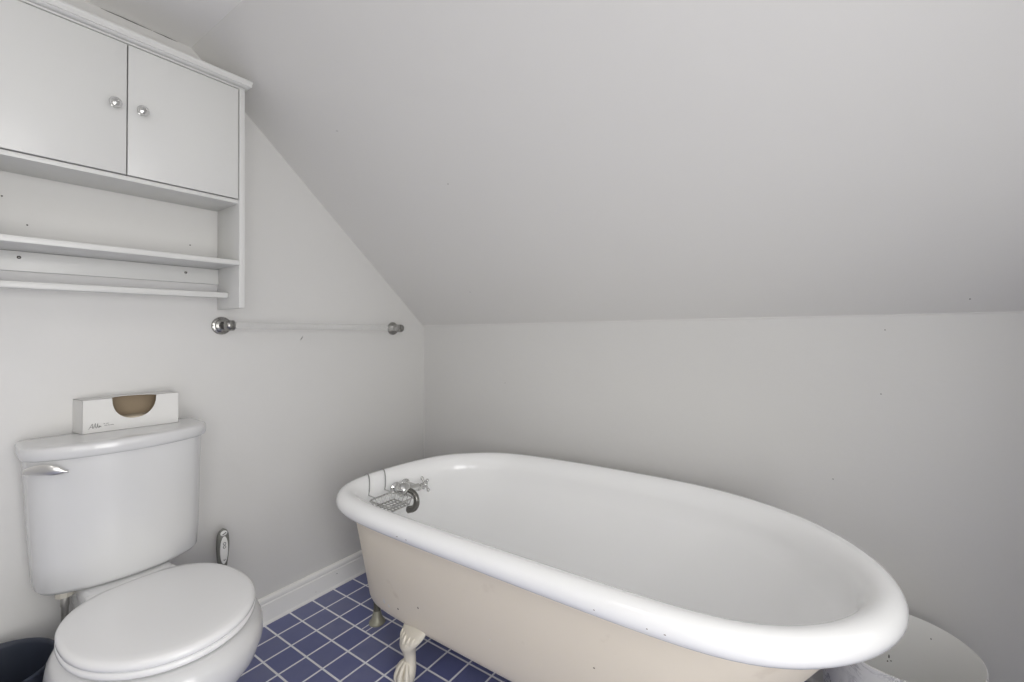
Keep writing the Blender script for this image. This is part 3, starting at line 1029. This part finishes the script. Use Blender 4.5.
# ------------------------------------------------------------------ camera
f_px, yaw, pitch, roll, sy = 446.13, 0.612124, 0.0234, -0.012936, -21.04
fw = Vector((-math.sin(yaw) * math.cos(pitch), math.cos(yaw) * math.cos(pitch), math.sin(pitch)))
r0 = Vector((math.cos(yaw), math.sin(yaw), 0))
u0 = r0.cross(fw)
rr = r0 * math.cos(roll) + u0 * math.sin(roll)
uu = -r0 * math.sin(roll) + u0 * math.cos(roll)
cam = bpy.data.cameras.new('camera')
cam.sensor_width = 36
cam.sensor_fit = 'HORIZONTAL'
cam.lens = f_px / 1024 * 36
cam.shift_y = sy / 1024
cam.clip_start = 0.02
co = bpy.data.objects.new('camera', cam)
M = Matrix.Identity(4)
for i in range(3):
    M[i][0], M[i][1], M[i][2] = rr[i], uu[i], -fw[i]
M.translation = Vector((1.755, -1.674, 1.092))
co.matrix_world = M
link(co)
scene.camera = co

# ------------------------------------------------------------------ small marks on real surfaces: chips, nail holes, scuffs
from mathutils.bvhtree import BVHTree
bpy.context.view_layer.update()
def surface_point(o, px, py):
    d = fw + rr * ((px - 512) / f_px) - uu * ((py - 341 - sy) / f_px)
    deps = bpy.context.evaluated_depsgraph_get()
    bv = BVHTree.FromObject(o, deps)
    im = o.matrix_world.inverted()
    loc, n, idx, dist = bv.ray_cast(im @ Vector((1.755, -1.674, 1.092)), (im.to_3x3() @ d).normalized())
    if n is not None and n.dot(im.to_3x3() @ d) > 0:
        n = -n
    return loc, n
def chip(o, px, py, size, m, name, stretch=1.0, lab=None):
    loc, n = surface_point(o, px, py)
    if loc is None:
        return
    q = n.to_track_quat('Z', 'Y').to_matrix().to_4x4()
    Mx = Matrix.Translation(loc) @ q
    bm = bmesh.new()
    k_ = 11
    ring = []
    for k in range(k_):
        a = 2 * PI * k / k_
        r = size * (0.7 + 0.5 * random.random())
        ring.append((r * math.cos(a), r * stretch * math.sin(a)))
    loft(bm, [[Mx @ Vector((x, y, -0.0004)) for x, y in ring], [Mx @ Vector((x * 0.8, y * 0.8, 0.0004)) for x, y in ring]])
    obj(name, bm, m, o, label=lab)
SCUFF = mat('scuff_grey', (0.16, 0.15, 0.14), 0.8)
PALE = mat('bare_undercoat', (0.83, 0.81, 0.77), 0.4)
RUST = mat('rust_spot', (0.16, 0.11, 0.08), 0.8)
byname = {o.name: o for o in bpy.data.objects}
shell, basin = byname['shell'], byname['basin']
for px, py, sz, m, st in ((384, 601, 0.006, PALE, 2.2), (389, 606, 0.005, PALE, 1.8), (398, 609, 0.0035, RUST, 1.2), (418, 608, 0.003, RUST, 1.4), (594, 668, 0.003, RUST, 0.8),
                          (400, 590, 0.002, PALE, 1.0), (490, 640, 0.003, PALE, 1.0), (382, 615, 0.004, PALE, 1.6), (404, 622, 0.0025, SCUFF, 0.7)):
    chip(shell, px, py, sz, m, 'paint_chip', st)
for px, py, sz in ((397, 536.5, 0.003), (406, 540, 0.0028), (647, 629, 0.0022), (665, 635, 0.0026), (594, 610, 0.002)):
    chip(basin, px, py, sz, RUST, 'enamel_chip', 0.5)
slope = byname['wall_slope']
for px, py in ((448, 184), (337, 131), (970, 299), (470, 292)):
    chip(slope, px, py, 0.0022, SCUFF, 'nail_hole')
for px, py in ((885, 330), (881, 394), (833, 479), (505, 383)):
    chip(byname['wall_back'], px, py, 0.002, SCUFF, 'nail_hole')
for px, py, sz in ((337, 573.5, 0.003), (316, 592, 0.0016)):
    chip(byname['baseboard_left'], px, py, sz, SCUFF, 'nail_hole', 0.6)
lining = byname['lining']
for px, py, sz, st in ((889, 656.5, 0.0022, 2.6), (887.5, 661, 0.002, 1.4), (891, 661, 0.0025, 0.8), (931, 639, 0.0015, 1.5)):
    chip(lining, px, py, sz, SCUFF, 'scuff', st)

scene.view_settings.view_transform = 'Standard'
scene.view_settings.look = 'None'
scene.view_settings.exposure = 0.0
scene.view_settings.gamma = 1.0
scene.view_settings.use_curve_mapping = False
try:
    scene.cycles.use_denoising = True
    scene.cycles.max_bounces = 14
    scene.cycles.diffuse_bounces = 8
except Exception:
    pass
